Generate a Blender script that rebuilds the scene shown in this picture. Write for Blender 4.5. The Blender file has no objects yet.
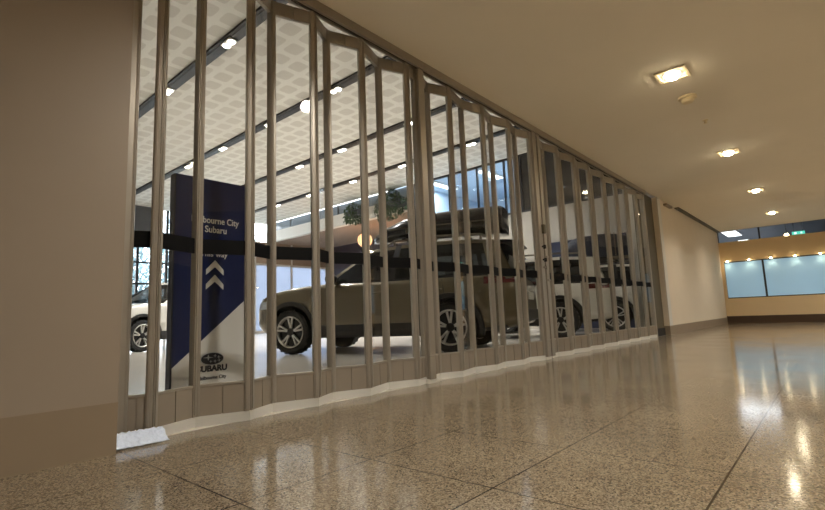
import bpy, bmesh, math, random
from mathutils import Vector, Matrix
random.seed(7)
PI = math.pi
sc = bpy.context.scene
COL = sc.collection

# ------------------------------------------------------------------ materials
def srgb(r, g, b):
    f = lambda c: (c/255/12.92) if c/255 <= .04045 else ((c/255+.055)/1.055)**2.4
    return (f(r), f(g), f(b), 1)

def mat(name, color, rough=.5, metal=0., noise=0., nscale=8., spec=.5, coat=0., bump=0., bscale=60.):
    m = bpy.data.materials.new(name); m.use_nodes = True
    nt = m.node_tree; b = nt.nodes['Principled BSDF']
    b.inputs['Base Color'].default_value = color
    b.inputs['Roughness'].default_value = rough
    b.inputs['Metallic'].default_value = metal
    b.inputs['Specular IOR Level'].default_value = spec
    b.inputs['Coat Weight'].default_value = coat
    tc = nt.nodes.new('ShaderNodeTexCoord')
    if noise:
        n = nt.nodes.new('ShaderNodeTexNoise'); n.inputs['Scale'].default_value = nscale
        n.inputs['Detail'].default_value = 4
        nt.links.new(tc.outputs['Object'], n.inputs['Vector'])
        r = nt.nodes.new('ShaderNodeMapRange')
        r.inputs['To Min'].default_value = 1-noise; r.inputs['To Max'].default_value = 1+noise
        nt.links.new(n.outputs['Fac'], r.inputs['Value'])
        v = nt.nodes.new('ShaderNodeVectorMath'); v.operation = 'SCALE'
        v.inputs[0].default_value = color[:3]
        nt.links.new(r.outputs[0], v.inputs['Scale'])
        nt.links.new(v.outputs[0], b.inputs['Base Color'])
    if bump:
        n = nt.nodes.new('ShaderNodeTexNoise'); n.inputs['Scale'].default_value = bscale
        nt.links.new(tc.outputs['Object'], n.inputs['Vector'])
        bp = nt.nodes.new('ShaderNodeBump'); bp.inputs['Strength'].default_value = bump
        bp.inputs['Distance'].default_value = .01
        nt.links.new(n.outputs['Fac'], bp.inputs['Height'])
        nt.links.new(bp.outputs[0], b.inputs['Normal'])
    return m

def emit(name, color, strength):
    m = bpy.data.materials.new(name); m.use_nodes = True
    nt = m.node_tree; nt.nodes.clear()
    o = nt.nodes.new('ShaderNodeOutputMaterial'); e = nt.nodes.new('ShaderNodeEmission')
    e.inputs[0].default_value = color; e.inputs[1].default_value = strength
    nt.links.new(e.outputs[0], o.inputs[0])
    return m

def thin_glass(name, tint, ior=1.45, rough=.0, gloss=1.0):
    m = bpy.data.materials.new(name); m.use_nodes = True
    nt = m.node_tree; nt.nodes.clear()
    o = nt.nodes.new('ShaderNodeOutputMaterial')
    t = nt.nodes.new('ShaderNodeBsdfTransparent'); t.inputs[0].default_value = tint
    g = nt.nodes.new('ShaderNodeBsdfGlossy'); g.inputs['Roughness'].default_value = rough
    g.inputs[0].default_value = (gloss, gloss, gloss, 1)
    geo = nt.nodes.new('ShaderNodeNewGeometry'); dt = nt.nodes.new('ShaderNodeVectorMath'); dt.operation = 'DOT_PRODUCT'
    nt.links.new(geo.outputs['Normal'], dt.inputs[0]); nt.links.new(geo.outputs['Incoming'], dt.inputs[1])
    def mth(op, a, b):
        n = nt.nodes.new('ShaderNodeMath'); n.operation = op
        for i, v in enumerate((a, b)):
            if isinstance(v, (int, float)): n.inputs[i].default_value = v
            elif v is not None: nt.links.new(v, n.inputs[i])
        return n.outputs[0]
    f0 = ((ior-1)/(ior+1))**2
    f = mth('ADD', f0, mth('MULTIPLY', 1-f0, mth('POWER', mth('SUBTRACT', 1., mth('ABSOLUTE', dt.outputs['Value'], None)), 5.)))
    mx = nt.nodes.new('ShaderNodeMixShader')
    nt.links.new(f, mx.inputs[0]); nt.links.new(t.outputs[0], mx.inputs[1]); nt.links.new(g.outputs[0], mx.inputs[2])
    nt.links.new(mx.outputs[0], o.inputs[0])
    return m

def granite():
    m = bpy.data.materials.new('polished granite tiles'); m.use_nodes = True
    nt = m.node_tree; b = nt.nodes['Principled BSDF']; L = nt.links.new
    geo = nt.nodes.new('ShaderNodeNewGeometry')
    def ramp(src, stops):
        r = nt.nodes.new('ShaderNodeValToRGB'); cr = r.color_ramp
        while len(cr.elements) < len(stops): cr.elements.new(.5)
        for e, (p, c) in zip(cr.elements, stops): e.position = p; e.color = c
        L(src, r.inputs[0]); return r.outputs[0]
    vo = nt.nodes.new('ShaderNodeTexVoronoi'); vo.inputs['Scale'].default_value = 230
    L(geo.outputs['Position'], vo.inputs['Vector'])
    sep = nt.nodes.new('ShaderNodeSeparateColor'); L(vo.outputs['Color'], sep.inputs[0])
    grain = ramp(sep.outputs[0], [(0., srgb(92, 79, 63)), (.3, srgb(130, 115, 94)), (.6, srgb(153, 138, 115)), (1., srgb(184, 169, 144))])
    n2 = nt.nodes.new('ShaderNodeTexNoise'); n2.inputs['Scale'].default_value = 2.2; n2.inputs['Detail'].default_value = 5
    L(geo.outputs['Position'], n2.inputs['Vector'])
    big = ramp(n2.outputs['Fac'], [(.3, (.68, .67, .66, 1)), (.7, (.88, .875, .86, 1))])
    mul = nt.nodes.new('ShaderNodeMix'); mul.data_type = 'RGBA'; mul.blend_type = 'MULTIPLY'; mul.inputs[0].default_value = 1
    L(grain, mul.inputs[6]); L(big, mul.inputs[7])
    sx = nt.nodes.new('ShaderNodeSeparateXYZ'); L(geo.outputs['Position'], sx.inputs[0])
    def M(op, a, bb=None):
        n = nt.nodes.new('ShaderNodeMath'); n.operation = op
        for i, v in enumerate((a, bb)):
            if v is None: continue
            if isinstance(v, (int, float)): n.inputs[i].default_value = v
            else: L(v, n.inputs[i])
        return n.outputs[0]
    def joint(c, off, pitch, w):
        t = M('DIVIDE', M('SUBTRACT', c, off), pitch)
        d = M('ABSOLUTE', M('SUBTRACT', M('FRACT', M('ADD', t, 100.5)), .5))
        return M('LESS_THAN', d, w/pitch)
    j = M('MAXIMUM', joint(sx.outputs[0], .745, .505, .0026), joint(sx.outputs[1], -.55, .512, .0026))
    j = M('MAXIMUM', j, M('LESS_THAN', M('ABSOLUTE', M('SUBTRACT', sx.outputs[1], -2.086)), .003))
    mx = nt.nodes.new('ShaderNodeMix'); mx.data_type = 'RGBA'
    L(j, mx.inputs[0]); L(mul.outputs[2], mx.inputs[6]); mx.inputs[7].default_value = srgb(52, 40, 28)
    L(mx.outputs[2], b.inputs['Base Color'])
    rr = ramp(n2.outputs['Fac'], [(.3, (.09, .09, .09, 1)), (.7, (.15, .15, .15, 1))])
    L(rr, b.inputs['Roughness'])
    b.inputs['Specular IOR Level'].default_value = .55
    return m

def perforated():
    """white ceiling panels with a regular grid of slightly darker rounded squares"""
    m = bpy.data.materials.new('patterned acoustic ceiling'); m.use_nodes = True
    nt = m.node_tree; b = nt.nodes['Principled BSDF']; L = nt.links.new
    geo = nt.nodes.new('ShaderNodeNewGeometry'); sx = nt.nodes.new('ShaderNodeSeparateXYZ'); L(geo.outputs['Position'], sx.inputs[0])
    def M(op, a, bb=None):
        n = nt.nodes.new('ShaderNodeMath'); n.operation = op
        for i, v in enumerate((a, bb)):
            if v is None: continue
            if isinstance(v, (int, float)): n.inputs[i].default_value = v
            else: L(v, n.inputs[i])
        return n.outputs[0]
    def cell(c, off, p):
        return M('ABSOLUTE', M('SUBTRACT', M('FRACT', M('ADD', M('DIVIDE', M('SUBTRACT', c, off), p), 50.5)), .5))
    a = cell(sx.outputs[0], .0, .43); c = cell(sx.outputs[1], .05, .485)
    d = M('ADD', M('POWER', M('MULTIPLY', a, 2.75), 5), M('POWER', M('MULTIPLY', c, 2.75), 5))
    fine = nt.nodes.new('ShaderNodeTexVoronoi'); fine.inputs['Scale'].default_value = 38
    L(geo.outputs['Position'], fine.inputs['Vector'])
    inside = M('MULTIPLY', M('LESS_THAN', d, 1.), M('ADD', .6, M('MULTIPLY', fine.outputs['Distance'], .9)))
    mx = nt.nodes.new('ShaderNodeMix'); mx.data_type = 'RGBA'; L(inside, mx.inputs[0])
    mx.inputs[6].default_value = srgb(222, 220, 212); mx.inputs[7].default_value = srgb(203, 199, 190)
    L(mx.outputs[2], b.inputs['Base Color']); b.inputs['Roughness'].default_value = .8
    return m

def frosted(name, c, strength):
    """back-lit frosted shop window with a faint dotted grid"""
    m = bpy.data.materials.new(name); m.use_nodes = True
    nt = m.node_tree; b = nt.nodes['Principled BSDF']; L = nt.links.new
    geo = nt.nodes.new('ShaderNodeNewGeometry'); w = nt.nodes.new('ShaderNodeTexNoise'); w.inputs['Scale'].default_value = 1.3
    L(geo.outputs['Position'], w.inputs['Vector'])
    r = nt.nodes.new('ShaderNodeMapRange'); r.inputs['To Min'].default_value = strength*.85; r.inputs['To Max'].default_value = strength*1.2
    L(w.outputs['Fac'], r.inputs['Value'])
    b.inputs['Base Color'].default_value = c; b.inputs['Roughness'].default_value = .35
    b.inputs['Emission Color'].default_value = c; L(r.outputs[0], b.inputs['Emission Strength'])
    return m

M = dict(
    granite=granite(),
    cream=mat('cream plaster wall', srgb(224, 210, 188), .75, noise=.04, nscale=2.5, bump=.05, bscale=90),
    tan=mat('beige tile cladding', srgb(158, 144, 127), .5, noise=.05, nscale=3, bump=.03),
    tanbase=mat('beige skirting tile', srgb(146, 129, 107), .42, noise=.06, nscale=4),
    greybase=mat('grey stone skirting', srgb(150, 135, 115), .4, noise=.08, nscale=6),
    brownbase=mat('dark brown skirting', srgb(72, 54, 40), .4, noise=.08, nscale=5),
    ceil=mat('cream plaster ceiling', srgb(240, 230, 210), .85, noise=.03, nscale=2),
    yellow=mat('warm cream wall', srgb(220, 194, 152), .7, noise=.03, nscale=3),
    olive=mat('dark olive metal panel', srgb(92, 84, 64), .55, noise=.05, nscale=4),
    showfloor=mat('white showroom tile', srgb(206, 198, 186), .16, noise=.08, nscale=1.5),
    showwall=mat('pale grey showroom wall', srgb(170, 164, 154), .7, noise=.03),
    white=mat('white painted wall', srgb(214, 210, 202), .7, noise=.02),
    bulk=mat('charcoal bulkhead', srgb(82, 84, 88), .7, noise=.05),
    soffit=mat('taupe soffit', srgb(150, 132, 116), .8, noise=.04),
    darkwall=mat('dark plum wall', srgb(58, 50, 56), .5, noise=.06),
    navywall=mat('navy display wall', srgb(26, 34, 60), .45, noise=.04),
    perf=perforated(),
    bronze=mat('bronze anodised aluminium', srgb(172, 164, 151), .38, .55, noise=.05, nscale=14),
    kick=mat('taupe coated kick plate', srgb(152, 141, 126), .48, .25, noise=.05, nscale=10),
    darkgap=mat('dark gasket', srgb(28, 24, 20), .6, noise=.1),
    seal=mat('white brush seal', srgb(240, 236, 224), .6, noise=.03, nscale=60),
    plastic=mat('crumpled pale strip', srgb(222, 234, 255), .22, noise=.12, nscale=40, bump=.8, bscale=45),  # for the bluish white foot strip, not known to be plastic
    band=mat('black film band', srgb(10, 10, 11), .6, noise=.1, spec=.15),
    glass=thin_glass('clear shutter glass', (.955, .96, .955, 1), 1.25),
    winglass=thin_glass('window glass', (.95, .98, 1, 1), 1.45),
    darkglass=mat('unlit dark glazing', srgb(44, 42, 40), .02, noise=.1, nscale=1, spec=.5),
    steel=mat('dark window frame', srgb(58, 60, 64), .4, .4, noise=.05),
    navy=mat('navy sign face', srgb(26, 38, 82), .25, noise=.04, coat=.3),
    signwhite=mat('pale grey sign face', srgb(228, 226, 222), .3, noise=.02),
    letter=mat('white lettering', srgb(225, 225, 222), .5, noise=.02),
    darkletter=mat('navy lettering', srgb(22, 26, 44), .5, noise=.02),
    whiteglass=None, silver=mat('silver emblem', srgb(200, 204, 210), .3, .7, noise=.03),
    khaki=mat('khaki metallic paint', srgb(98, 87, 63), .3, .35, noise=.02, coat=.8),
    whitepaint=mat('white car paint', srgb(222, 219, 210), .3, 0, noise=.01, coat=.8),
    cladding=mat('black plastic cladding', srgb(24, 23, 22), .55, noise=.08, nscale=20),
    tyre=mat('black tyre rubber', srgb(20, 20, 20), .75, noise=.1, nscale=30),
    alloy=mat('silver alloy wheel', srgb(196, 194, 190), .28, .8, noise=.03),
    rimdark=mat('black alloy wheel', srgb(22, 22, 22), .35, .3, noise=.05),
    carglass=thin_glass('tinted car glass', (.2, .22, .23, 1), 1.5),
    interior=mat('dark car interior', srgb(40, 38, 36), .8, noise=.1),
    tail=mat('red tail lamp', srgb(84, 14, 12), .2, noise=.05, coat=.6),
    lamp=mat('clear headlamp', srgb(190, 196, 200), .1, .3, noise=.05, coat=.5),
    plate=mat('number plate', srgb(206, 204, 196), .5, noise=.02),
    boxblack=mat('black roof box shell', srgb(20, 20, 21), .22, noise=.08, coat=.5),
    tent=mat('navy rooftop tent canvas', srgb(34, 38, 54), .6, noise=.15, nscale=12, bump=.3, bscale=20),
    rail=mat('satin roof rail', srgb(120, 112, 98), .35, .6, noise=.04),
    black=mat('black lamp housing', srgb(24, 23, 24), .5, noise=.08),
    leaf=mat('dark green leaves', srgb(52, 74, 44), .5, noise=.35, nscale=6),
    treeleaf=mat('street tree leaves', srgb(166, 186, 190), .5, noise=.4, nscale=3),  # leaf colour paled to mimic overexposed daylight
    bark=mat('brown bark', srgb(92, 76, 60), .9, noise=.2),
    pave=mat('concrete paving', srgb(170, 170, 166), .8, noise=.1),
    smokewhite=mat('ivory plastic', srgb(232, 214, 176), .45, noise=.02),
    globe=emit('orange globe lamp glow', (1., .55, .26, 1), 2.2),
    bulb=emit('warm downlight glow', (1., .86, .6, 1), 80.),
    minibulb=emit('warm mini spot glow', (1., .8, .5, 1), 42.),
    spotglow=emit('showroom lamp glow', (1., .95, .86, 1), 16.),
    panelglow=emit('office panel glow', (.9, .96, 1., 1), 4.),
    exitglow=emit('green sign glow', (.12, .75, .55, 1), 1.0),
    exitwhite=emit('pale sign glow', (.8, 1., .95, 1), 1.3),
    frost=frosted('frosted pale blue window', srgb(150, 188, 214), .42),
    frostday=None, greyglass=mat('grey balcony glazing', srgb(128, 138, 148), .1, noise=.05),
    office=mat('office pale blue wall', srgb(196, 212, 226), .7, noise=.03),
    farroom=mat('slate grey room', srgb(120, 122, 126), .8, noise=.04),
)
def translucent(name, c, d_share=.3):
    m = bpy.data.materials.new(name); m.use_nodes = True
    nt = m.node_tree; nt.nodes.clear()
    o = nt.nodes.new('ShaderNodeOutputMaterial'); t = nt.nodes.new('ShaderNodeBsdfTranslucent'); d = nt.nodes.new('ShaderNodeBsdfDiffuse')
    t.inputs[0].default_value = c; d.inputs[0].default_value = c
    mx = nt.nodes.new('ShaderNodeMixShader'); mx.inputs[0].default_value = d_share
    nt.links.new(t.outputs[0], mx.inputs[1]); nt.links.new(d.outputs[0], mx.inputs[2]); nt.links.new(mx.outputs[0], o.inputs[0])
    return m
M['seal'] = translucent('white flexible seal', srgb(246, 243, 234), .55)
M['frostday'] = translucent('frosted daylight glass', srgb(186, 192, 204))

# ------------------------------------------------------------------ mesh helpers
def NB(): return bmesh.new()
def box(bm, x0, x1, y0, y1, z0, z1, mi=0):
    v = [bm.verts.new((x, y, z)) for z in (z0, z1) for x, y in ((x0, y0), (x1, y0), (x1, y1), (x0, y1))]
    for f in ((3, 2, 1, 0), (4, 5, 6, 7), (0, 1, 5, 4), (1, 2, 6, 5), (2, 3, 7, 6), (3, 0, 4, 7)):
        bm.faces.new([v[i] for i in f]).material_index = mi
    return v
def slab(bm, p0, p1, t0, t1, z0, z1, u0=0., u1=None):
    """box along the plan line p0->p1, from u0 to u1 metres along it, t0..t1 across it"""
    d = Vector((p1[0]-p0[0], p1[1]-p0[1])); L = d.length; d /= L; n = Vector((-d.y, d.x))
    if u1 is None: u1 = L
    pts = []
    for z in (z0, z1):
        for u, t in ((u0, t0), (u1, t0), (u1, t1), (u0, t1)):
            pts.append(bm.verts.new((p0[0]+d.x*u+n.x*t, p0[1]+d.y*u+n.y*t, z)))
    for f in ((3, 2, 1, 0), (4, 5, 6, 7), (0, 1, 5, 4), (1, 2, 6, 5), (2, 3, 7, 6), (3, 0, 4, 7)):
        bm.faces.new([pts[i] for i in f])
def tube(bm, pts, r, n=8):
    pts = [Vector(p) for p in pts]; rings = []
    for i, p in enumerate(pts):
        t = (pts[min(i+1, len(pts)-1)]-pts[max(i-1, 0)]).normalized()
        a = t.cross(Vector((0, 0, 1)) if abs(t.z) < .9 else Vector((1, 0, 0))).normalized(); b = t.cross(a)
        rings.append([bm.verts.new(p+(a*math.cos(2*PI*k/n)+b*math.sin(2*PI*k/n))*r) for k in range(n)])
    for q, w in zip(rings, rings[1:]):
        for k in range(n): bm.faces.new((q[k], q[(k+1) % n], w[(k+1) % n], w[k]))
    bm.faces.new(rings[0][::-1]); bm.faces.new(rings[-1])
def lathe(bm, prof, c=(0, 0, 0), axis='z', n=32, cap=True):
    """prof: (radius, height) along the axis"""
    rings = []
    for r, h in prof:
        ring = []
        for k in range(n):
            a = 2*PI*k/n; u, v = r*math.cos(a), r*math.sin(a)
            p = (u, v, h) if axis == 'z' else (u, h, v) if axis == 'y' else (h, u, v)
            ring.append(bm.verts.new((p[0]+c[0], p[1]+c[1], p[2]+c[2])))
        rings.append(ring)
    for q, w in zip(rings, rings[1:]):
        for k in range(n): bm.faces.new((q[k], q[(k+1) % n], w[(k+1) % n], w[k]))
    if cap:
        bm.faces.new(rings[0][::-1]); bm.faces.new(rings[-1])
def link(o):
    COL.objects.link(o); return o
def obj(name, bm, m, parent=None, smooth=False, bevel=0., loc=None, fixn=True):
    if fixn: bmesh.ops.recalc_face_normals(bm, faces=bm.faces)
    me = bpy.data.meshes.new(name); bm.to_mesh(me); bm.free()
    for mm in (m if isinstance(m, (list, tuple)) else [m]): me.materials.append(mm)
    if smooth:
        for p in me.polygons: p.use_smooth = True
    o = link(bpy.data.objects.new(name, me))
    if parent is not None: o.parent = parent
    if loc is not None: o.location = loc
    if bevel:
        b = o.modifiers.new('bevel', 'BEVEL'); b.width = bevel; b.segments = 2; b.limit_method = 'ANGLE'
    return o
def tag(o, label, cat, group=None, kind='thing'):
    o['label'] = label; o['category'] = cat
    if group: o['group'] = group
    if kind: o['kind'] = kind
    return o
def thing(name, label, cat, loc=(0, 0, 0), rotz=0, group=None):
    o = link(bpy.data.objects.new(name, None)); o.location = loc; o.rotation_euler = (0, 0, rotz)
    o.empty_display_size = .1
    return tag(o, label, cat, group)
def struct(name, bm, m, parent=None, **k):
    o = obj(name, bm, m, parent, **k)
    if parent is None: o['kind'] = 'structure'
    return o
def sbox(name, m, *b, parent=None, **k):
    bm = NB(); box(bm, *b); return struct(name, bm, m, parent, **k)
def copy_tree(o, parent=None):
    c = o.copy(); link(c); c.parent = parent
    for ch in list(o.children): copy_tree(ch, c)
    return c
def text_bm(s, size, spread=1., bold=0., depth=.0012):
    cu = bpy.data.curves.new('lettering', 'FONT'); cu.body = s; cu.size = size; cu.align_x = 'CENTER'; cu.align_y = 'CENTER'
    cu.extrude = depth; cu.offset = bold; cu.resolution_u = 4; cu.space_character = spread
    t = bpy.data.objects.new('lettering', cu); link(t)
    dg = bpy.context.evaluated_depsgraph_get(); dg.update()
    me = bpy.data.meshes.new_from_object(t.evaluated_get(dg))
    bpy.data.objects.remove(t); bpy.data.curves.remove(cu)
    bm = NB(); bm.from_mesh(me); bpy.data.meshes.remove(me)
    return bm
def put_text(name, s, size, width, at, m, parent, bold=0.):
    """text facing -y, centred at `at`, stretched to `width`"""
    bm = text_bm(s, size, bold=bold)
    xs = [v.co.x for v in bm.verts]; w = max(xs)-min(xs); c = (max(xs)+min(xs))/2
    k = width/w
    for v in bm.verts:
        x, y, z = v.co; v.co = (at[0]+(x-c)*k, at[1]-z, at[2]+y)
    return obj(name, bm, m, parent, fixn=False)

# ------------------------------------------------------------------ mall setting
H = 2.6
sbox('floor', M['granite'], -5, 16.1, -6.5, .012, -.12, 0)
bm = NB(); box(bm, -5, 16.1, -6.5, -.03, H, H+.12); struct('ceiling', bm, M['ceil'])
# foreground wall with its skirting
sbox('wall_left', M['tan'], -5, .722, -.141, .25, .205, H)
sbox('baseboard_left', M['tanbase'], -5, .722, -.1425, .25, 0, .205)
bm = NB(); box(bm, .722, .735, -.02, .02, 1.45, 2.0); struct('trim_1', bm, M['darkgap'])
# wall beyond the shutter, its recessed end panel, skirting and shadow gap
sbox('wall_front', M['olive'], 9.16, 9.86, .06, .2, .14, H)
sbox('baseboard_front', M['darkgap'], 9.16, 9.86, .05, .2, 0, .14)
sbox('wall_right', M['cream'], 9.86, 16.1, -.03, .2, .17, H)
sbox('baseboard_right', M['greybase'], 9.86, 16.1, -.035, .2, 0, .17)
bm = NB(); box(bm, 11.25, 16.1, -.11, -.03, 2.575, H-.001); struct('trim_2', bm, M['olive'])
bm = NB(); box(bm, 9.86, 10.06, -.04, -.03, .17, H); struct('trim_3', bm, M['white'])
# far wall: skirting, sill wall, frosted window, fascia, open clerestory above
XF = 16.1
sbox('baseboard_far', M['brownbase'], XF-.02, XF+.2, -6.5, -.03, 0, .2)
sbox('wall_far', M['yellow'], XF, XF+.2, -6.5, -.03, .2, .69)
sbox('wall_fascia', M['yellow'], XF, XF+.2, -6.5, -.03, 1.72, 2.28)
bm = NB()
box(bm, XF+.02, XF+.16, -6.5, -.08, .69, .715); box(bm, XF+.02, XF+.16, -6.5, -.08, 1.695, 1.72)
for y in (-.09, -1.0, -3.05, -5.1): box(bm, XF+.02, XF+.1, y-.025, y+.02, .715, 1.695)
w1 = struct('window_1', bm, M['steel'])
for a, b in ((-.98, -.115), (-3.03, -1.025), (-5.08, -3.075), (-6.5, -5.125)):
    bm = NB(); box(bm, XF+.05, XF+.07, a, b, .715, 1.695); obj('window_pane', bm, M['frost'], w1)
bm = NB(); box(bm, XF, XF+.12, -.11, -.03, .69, 1.72); struct('trim_4', bm, M['yellow'])
# room seen through the opening above the fascia
bm = NB(); box(bm, XF+.08, XF+.12, -1.02, -.98, 2.28, 2.68); struct('trim_5', bm, M['steel'])
sbox('wall_upper', M['farroom'], 26, 26.2, -6.5, 3, 2.0, 3.3)
sbox('ceiling_far', M['farroom'], XF-.02, 26, -6.5, 3, 3.1, 3.2)
sbox('floor_far', M['farroom'], XF+.2, 26, -6.5, 3, 1.9, 2.0)
sbox('wall_upper_left', M['farroom'], XF+.2, 26, 3, 3.2, 2.0, 3.2)
sbox('wall_upper_right', M['farroom'], XF+.2, 26, -6.7, -6.5, 2.0, 3.2)
sbox('wall_upper_front', M['farroom'], XF, XF+.1, -6.5, 3, 2.64, 3.1)
sbox('wall_upper_return', M['farroom'], XF+.02, XF+.2, -.03, 3, .2, 2.64)
# rest of the mall behind the camera
sbox('wall_opposite', M['olive'], -5, 16.1, -6.7, -6.5, 0, H)
sbox('wall_side', M['cream'], -5.2, -5, -6.7, .25, 0, H)

# ------------------------------------------------------------------ showroom setting
ZS = 5.7; XM = 14.0; YB = 20.0
sbox('floor_showroom', M['showfloor'], -1, 18, .012, YB, -.12, 0)
sbox('ceiling_showroom', M['perf'], -1, XM, -.03, YB, ZS, ZS+.15)
sbox('wall_above_shutter', M['white'], -1.2, XM, -.03, .03, H+.02, ZS)
sbox('wall_showroom_left', M['white'], -1.2, -1, .25, YB, 0, ZS)
sbox('wall_showroom_near', M['white'], -1.2, -1, -.03, .25, 0, ZS)
sbox('wall_showroom_end', M['showwall'], 9.87, XM, .2, .24, 0, H+.02)
# mezzanine side: grey wall below, dark glazing and lit office glazing above, then an open soffit
sbox('wall_mezzanine', M['showwall'], XM, XM+.2, .03, 9.6, 0, 3.75)
bm = NB()
for y in (.1, 1.6, 3.2, 4.95): box(bm, XM-.02, XM+.08, y-.03, y+.03, 3.75, ZS)
box(bm, XM-.02, XM+.08, .1, 4.95, 3.75, 3.81); box(bm, XM-.02, XM+.08, .1, 4.95, ZS-.06, ZS)
w2 = struct('window_2', bm, M['steel'])
for a, b in ((.13, 1.57), (1.63, 3.17), (3.23, 4.92)):
    bm = NB(); box(bm, XM+.02, XM+.04, a, b, 3.81, ZS-.06); obj('window_pane', bm, M['darkglass'], w2)
bm = NB()
for y in (4.99, 5.55, 6.63, 7.87, 9.57): box(bm, XM-.01, XM+.07, y-.028, y+.028, 3.75, ZS)
box(bm, XM-.01, XM+.07, 5, 9.6, 3.75, 3.82); box(bm, XM-.01, XM+.07, 5, 9.6, ZS-.07, ZS)
w3 = struct('window_3', bm, M['steel'])
for a, b in ((5.02, 5.52), (5.58, 6.6), (6.66, 7.84), (7.9, 9.54)):
    bm = NB(); box(bm, XM+.02, XM+.03, a, b, 3.82, ZS-.07); obj('window_pane', bm, M['winglass'], w3)
# office behind the lit glazing
sbox('floor_office', M['office'], XM+.2, 19, 5, 11, 3.6, 3.75)
sbox('ceiling_office', M['office'], XM+.1, 19, 4.9, 11, ZS, ZS+.1)
sbox('wall_office_back', M['office'], 19, 19.1, 4.9, 11, 3.7, ZS)
sbox('wall_office_left', M['office'], XM+.08, 19, 9.65, 9.75, 3.75, ZS)
sbox('wall_office_right', M['office'], XM+.08, 19, 4.9, 4.96, 3.75, ZS)
# balcony fascia with a low glazed strip, soffit, and recessed dark wall
sbox('wall_balcony', M['white'], XM, XM+.25, 9.75, YB, 4.72, 5.25)
bm = NB()
for y in (9.8, 10.6, 12.4, 14.2, 16, 17.9, 19.9): box(bm, XM+.05, XM+.11, y-.05, y+.05, 5.25, ZS)
w4 = struct('window_4', bm, M['steel'])
for a, b in ((9.85, 10.55), (10.65, 12.35), (12.45, 14.15), (14.25, 15.95), (16.05, 17.85), (17.95, 19.85)):
    bm = NB(); box(bm, XM+.07, XM+.09, a, b, 5.25, ZS); obj('window_pane', bm, M['greyglass'], w4)
sbox('ceiling_soffit', M['soffit'], XM+.25, 18, 9.75, YB, 4.72, 4.85)
sbox('wall_recess', M['darkwall'], 17.9, 18.1, 9.75, YB, 0, 4.72)
sbox('wall_recess_side', M['darkwall'], XM+.2, 17.9, 9.6, 9.75, 0, 4.72)
# rear wall: bulkhead and windows to the street
sbox('wall_bulkhead', M['bulk'], -1, 8.35, YB-.4, YB, 4.05, ZS)
sbox('wall_rear', M['showwall'], -1, 5.2, YB-.2, YB, 0, 4.05)
bm = NB()
for x in (5.25, 6.45, 7.7, 8.9, 10.4, 11.9, 13.2): box(bm, x-.05, x+.05, YB-.12, YB-.02, 0, 4.05 if x < 8 else ZS)
for z in (.06, 1.1, 2.38, 3.3): box(bm, 5.25, 13.2, YB-.1, YB-.04, z-.04, z+.04)
box(bm, 8.4, 13.2, YB-.1, YB-.04, 4.4, 4.48)
w5 = struct('window_5', bm, M['steel'])
bm = NB(); box(bm, 5.25, 8.37, YB-.075, YB-.07, .1, 4.05); box(bm, 8.37, 13.2, YB-.075, YB-.07, .1, ZS); obj('window_pane', bm, M['winglass'], w5)
bm = NB()
for x in (13.28, 15.5, 17.9): box(bm, x-.05, x+.05, YB-.12, YB-.02, 0, 4.72)
box(bm, 13.28, 17.9, YB-.12, YB-.02, 0, .12); box(bm, 13.28, 17.9, YB-.12, YB-.02, 3.5, 3.6)
w6 = struct('window_6', bm, M['white'])
bm = NB(); box(bm, 13.33, 15.45, YB-.08, YB-.06, .12, 3.5); obj('window_pane', bm, M['frostday'], w6)
bm = NB(); box(bm, 15.55, 17.85, YB-.08, YB-.06, .12, 3.5); obj('window_pane', bm, M['frostday'], w6)
sbox('wall_rear_upper', M['soffit'], 13.28, 18, YB-.1, YB, 3.6, 4.72)
sbox('column', M['white'], 10.52, 10.78, .52, .76, 0, ZS)
# street outside
sbox('ground', M['pave'], -6, 26, YB, 44, -.15, -.02)

def leaves(n, c, r, size, seed, droop=0.):
    rnd = random.Random(seed); bm = NB()
    for i in range(n):
        while True:
            p = Vector((rnd.uniform(-1, 1), rnd.uniform(-1, 1), rnd.uniform(-1, 1)))
            if .2 < p.length < 1: break
        q = Vector((c[0]+p.x*r[0], c[1]+p.y*r[1], c[2]+p.z*r[2]-droop*rnd.random()*(p.x*p.x+p.y*p.y)))
        rot = Matrix.Rotation(rnd.uniform(0, 6.3), 3, 'Z') @ Matrix.Rotation(rnd.uniform(-1.2, 1.2), 3, 'X')
        s = size*rnd.uniform(.6, 1.3)
        pts = [(-.0, -1, 0), (.42, -.2, .12), (.3, .5, .1), (0, 1, -.05), (-.3, .5, .1), (-.42, -.2, .12)]
        bm.faces.new([bm.verts.new(q+rot @ Vector(a)*s) for a in pts])
    return bm
for i, (x, y, h, r, lab) in enumerate((
        (7.9, 24.5, 5.2, 1.9, 'pale street tree behind the window at the far left of the showroom'),
        (11.9, 28.5, 7.4, 2.3, 'street tree outside the window, largely hidden behind the navy totem sign'),
        (15.8, 25.6, 6.4, 1.9, 'street tree outside the window just right of the navy totem sign'))):
    t = thing('street_tree', lab, 'tree', (x, y, -.02), 0, 'trees in the street')
    bm = NB(); tube(bm, [(0, 0, 0), (.05, 0, 1.3), (.0, .05, h*.62)], .13); tube(bm, [(0, 0, 1.6), (.5, .1, h*.6)], .06); tube(bm, [(0, 0, 1.8), (-.5, -.1, h*.62)], .06)
    obj('trunk', bm, M['bark'], t)
    obj('foliage', leaves(2600, (0, 0, h*.55), (r, r*.7, h*.47), .17, 40+i), M['treeleaf'], t, fixn=False)

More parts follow.
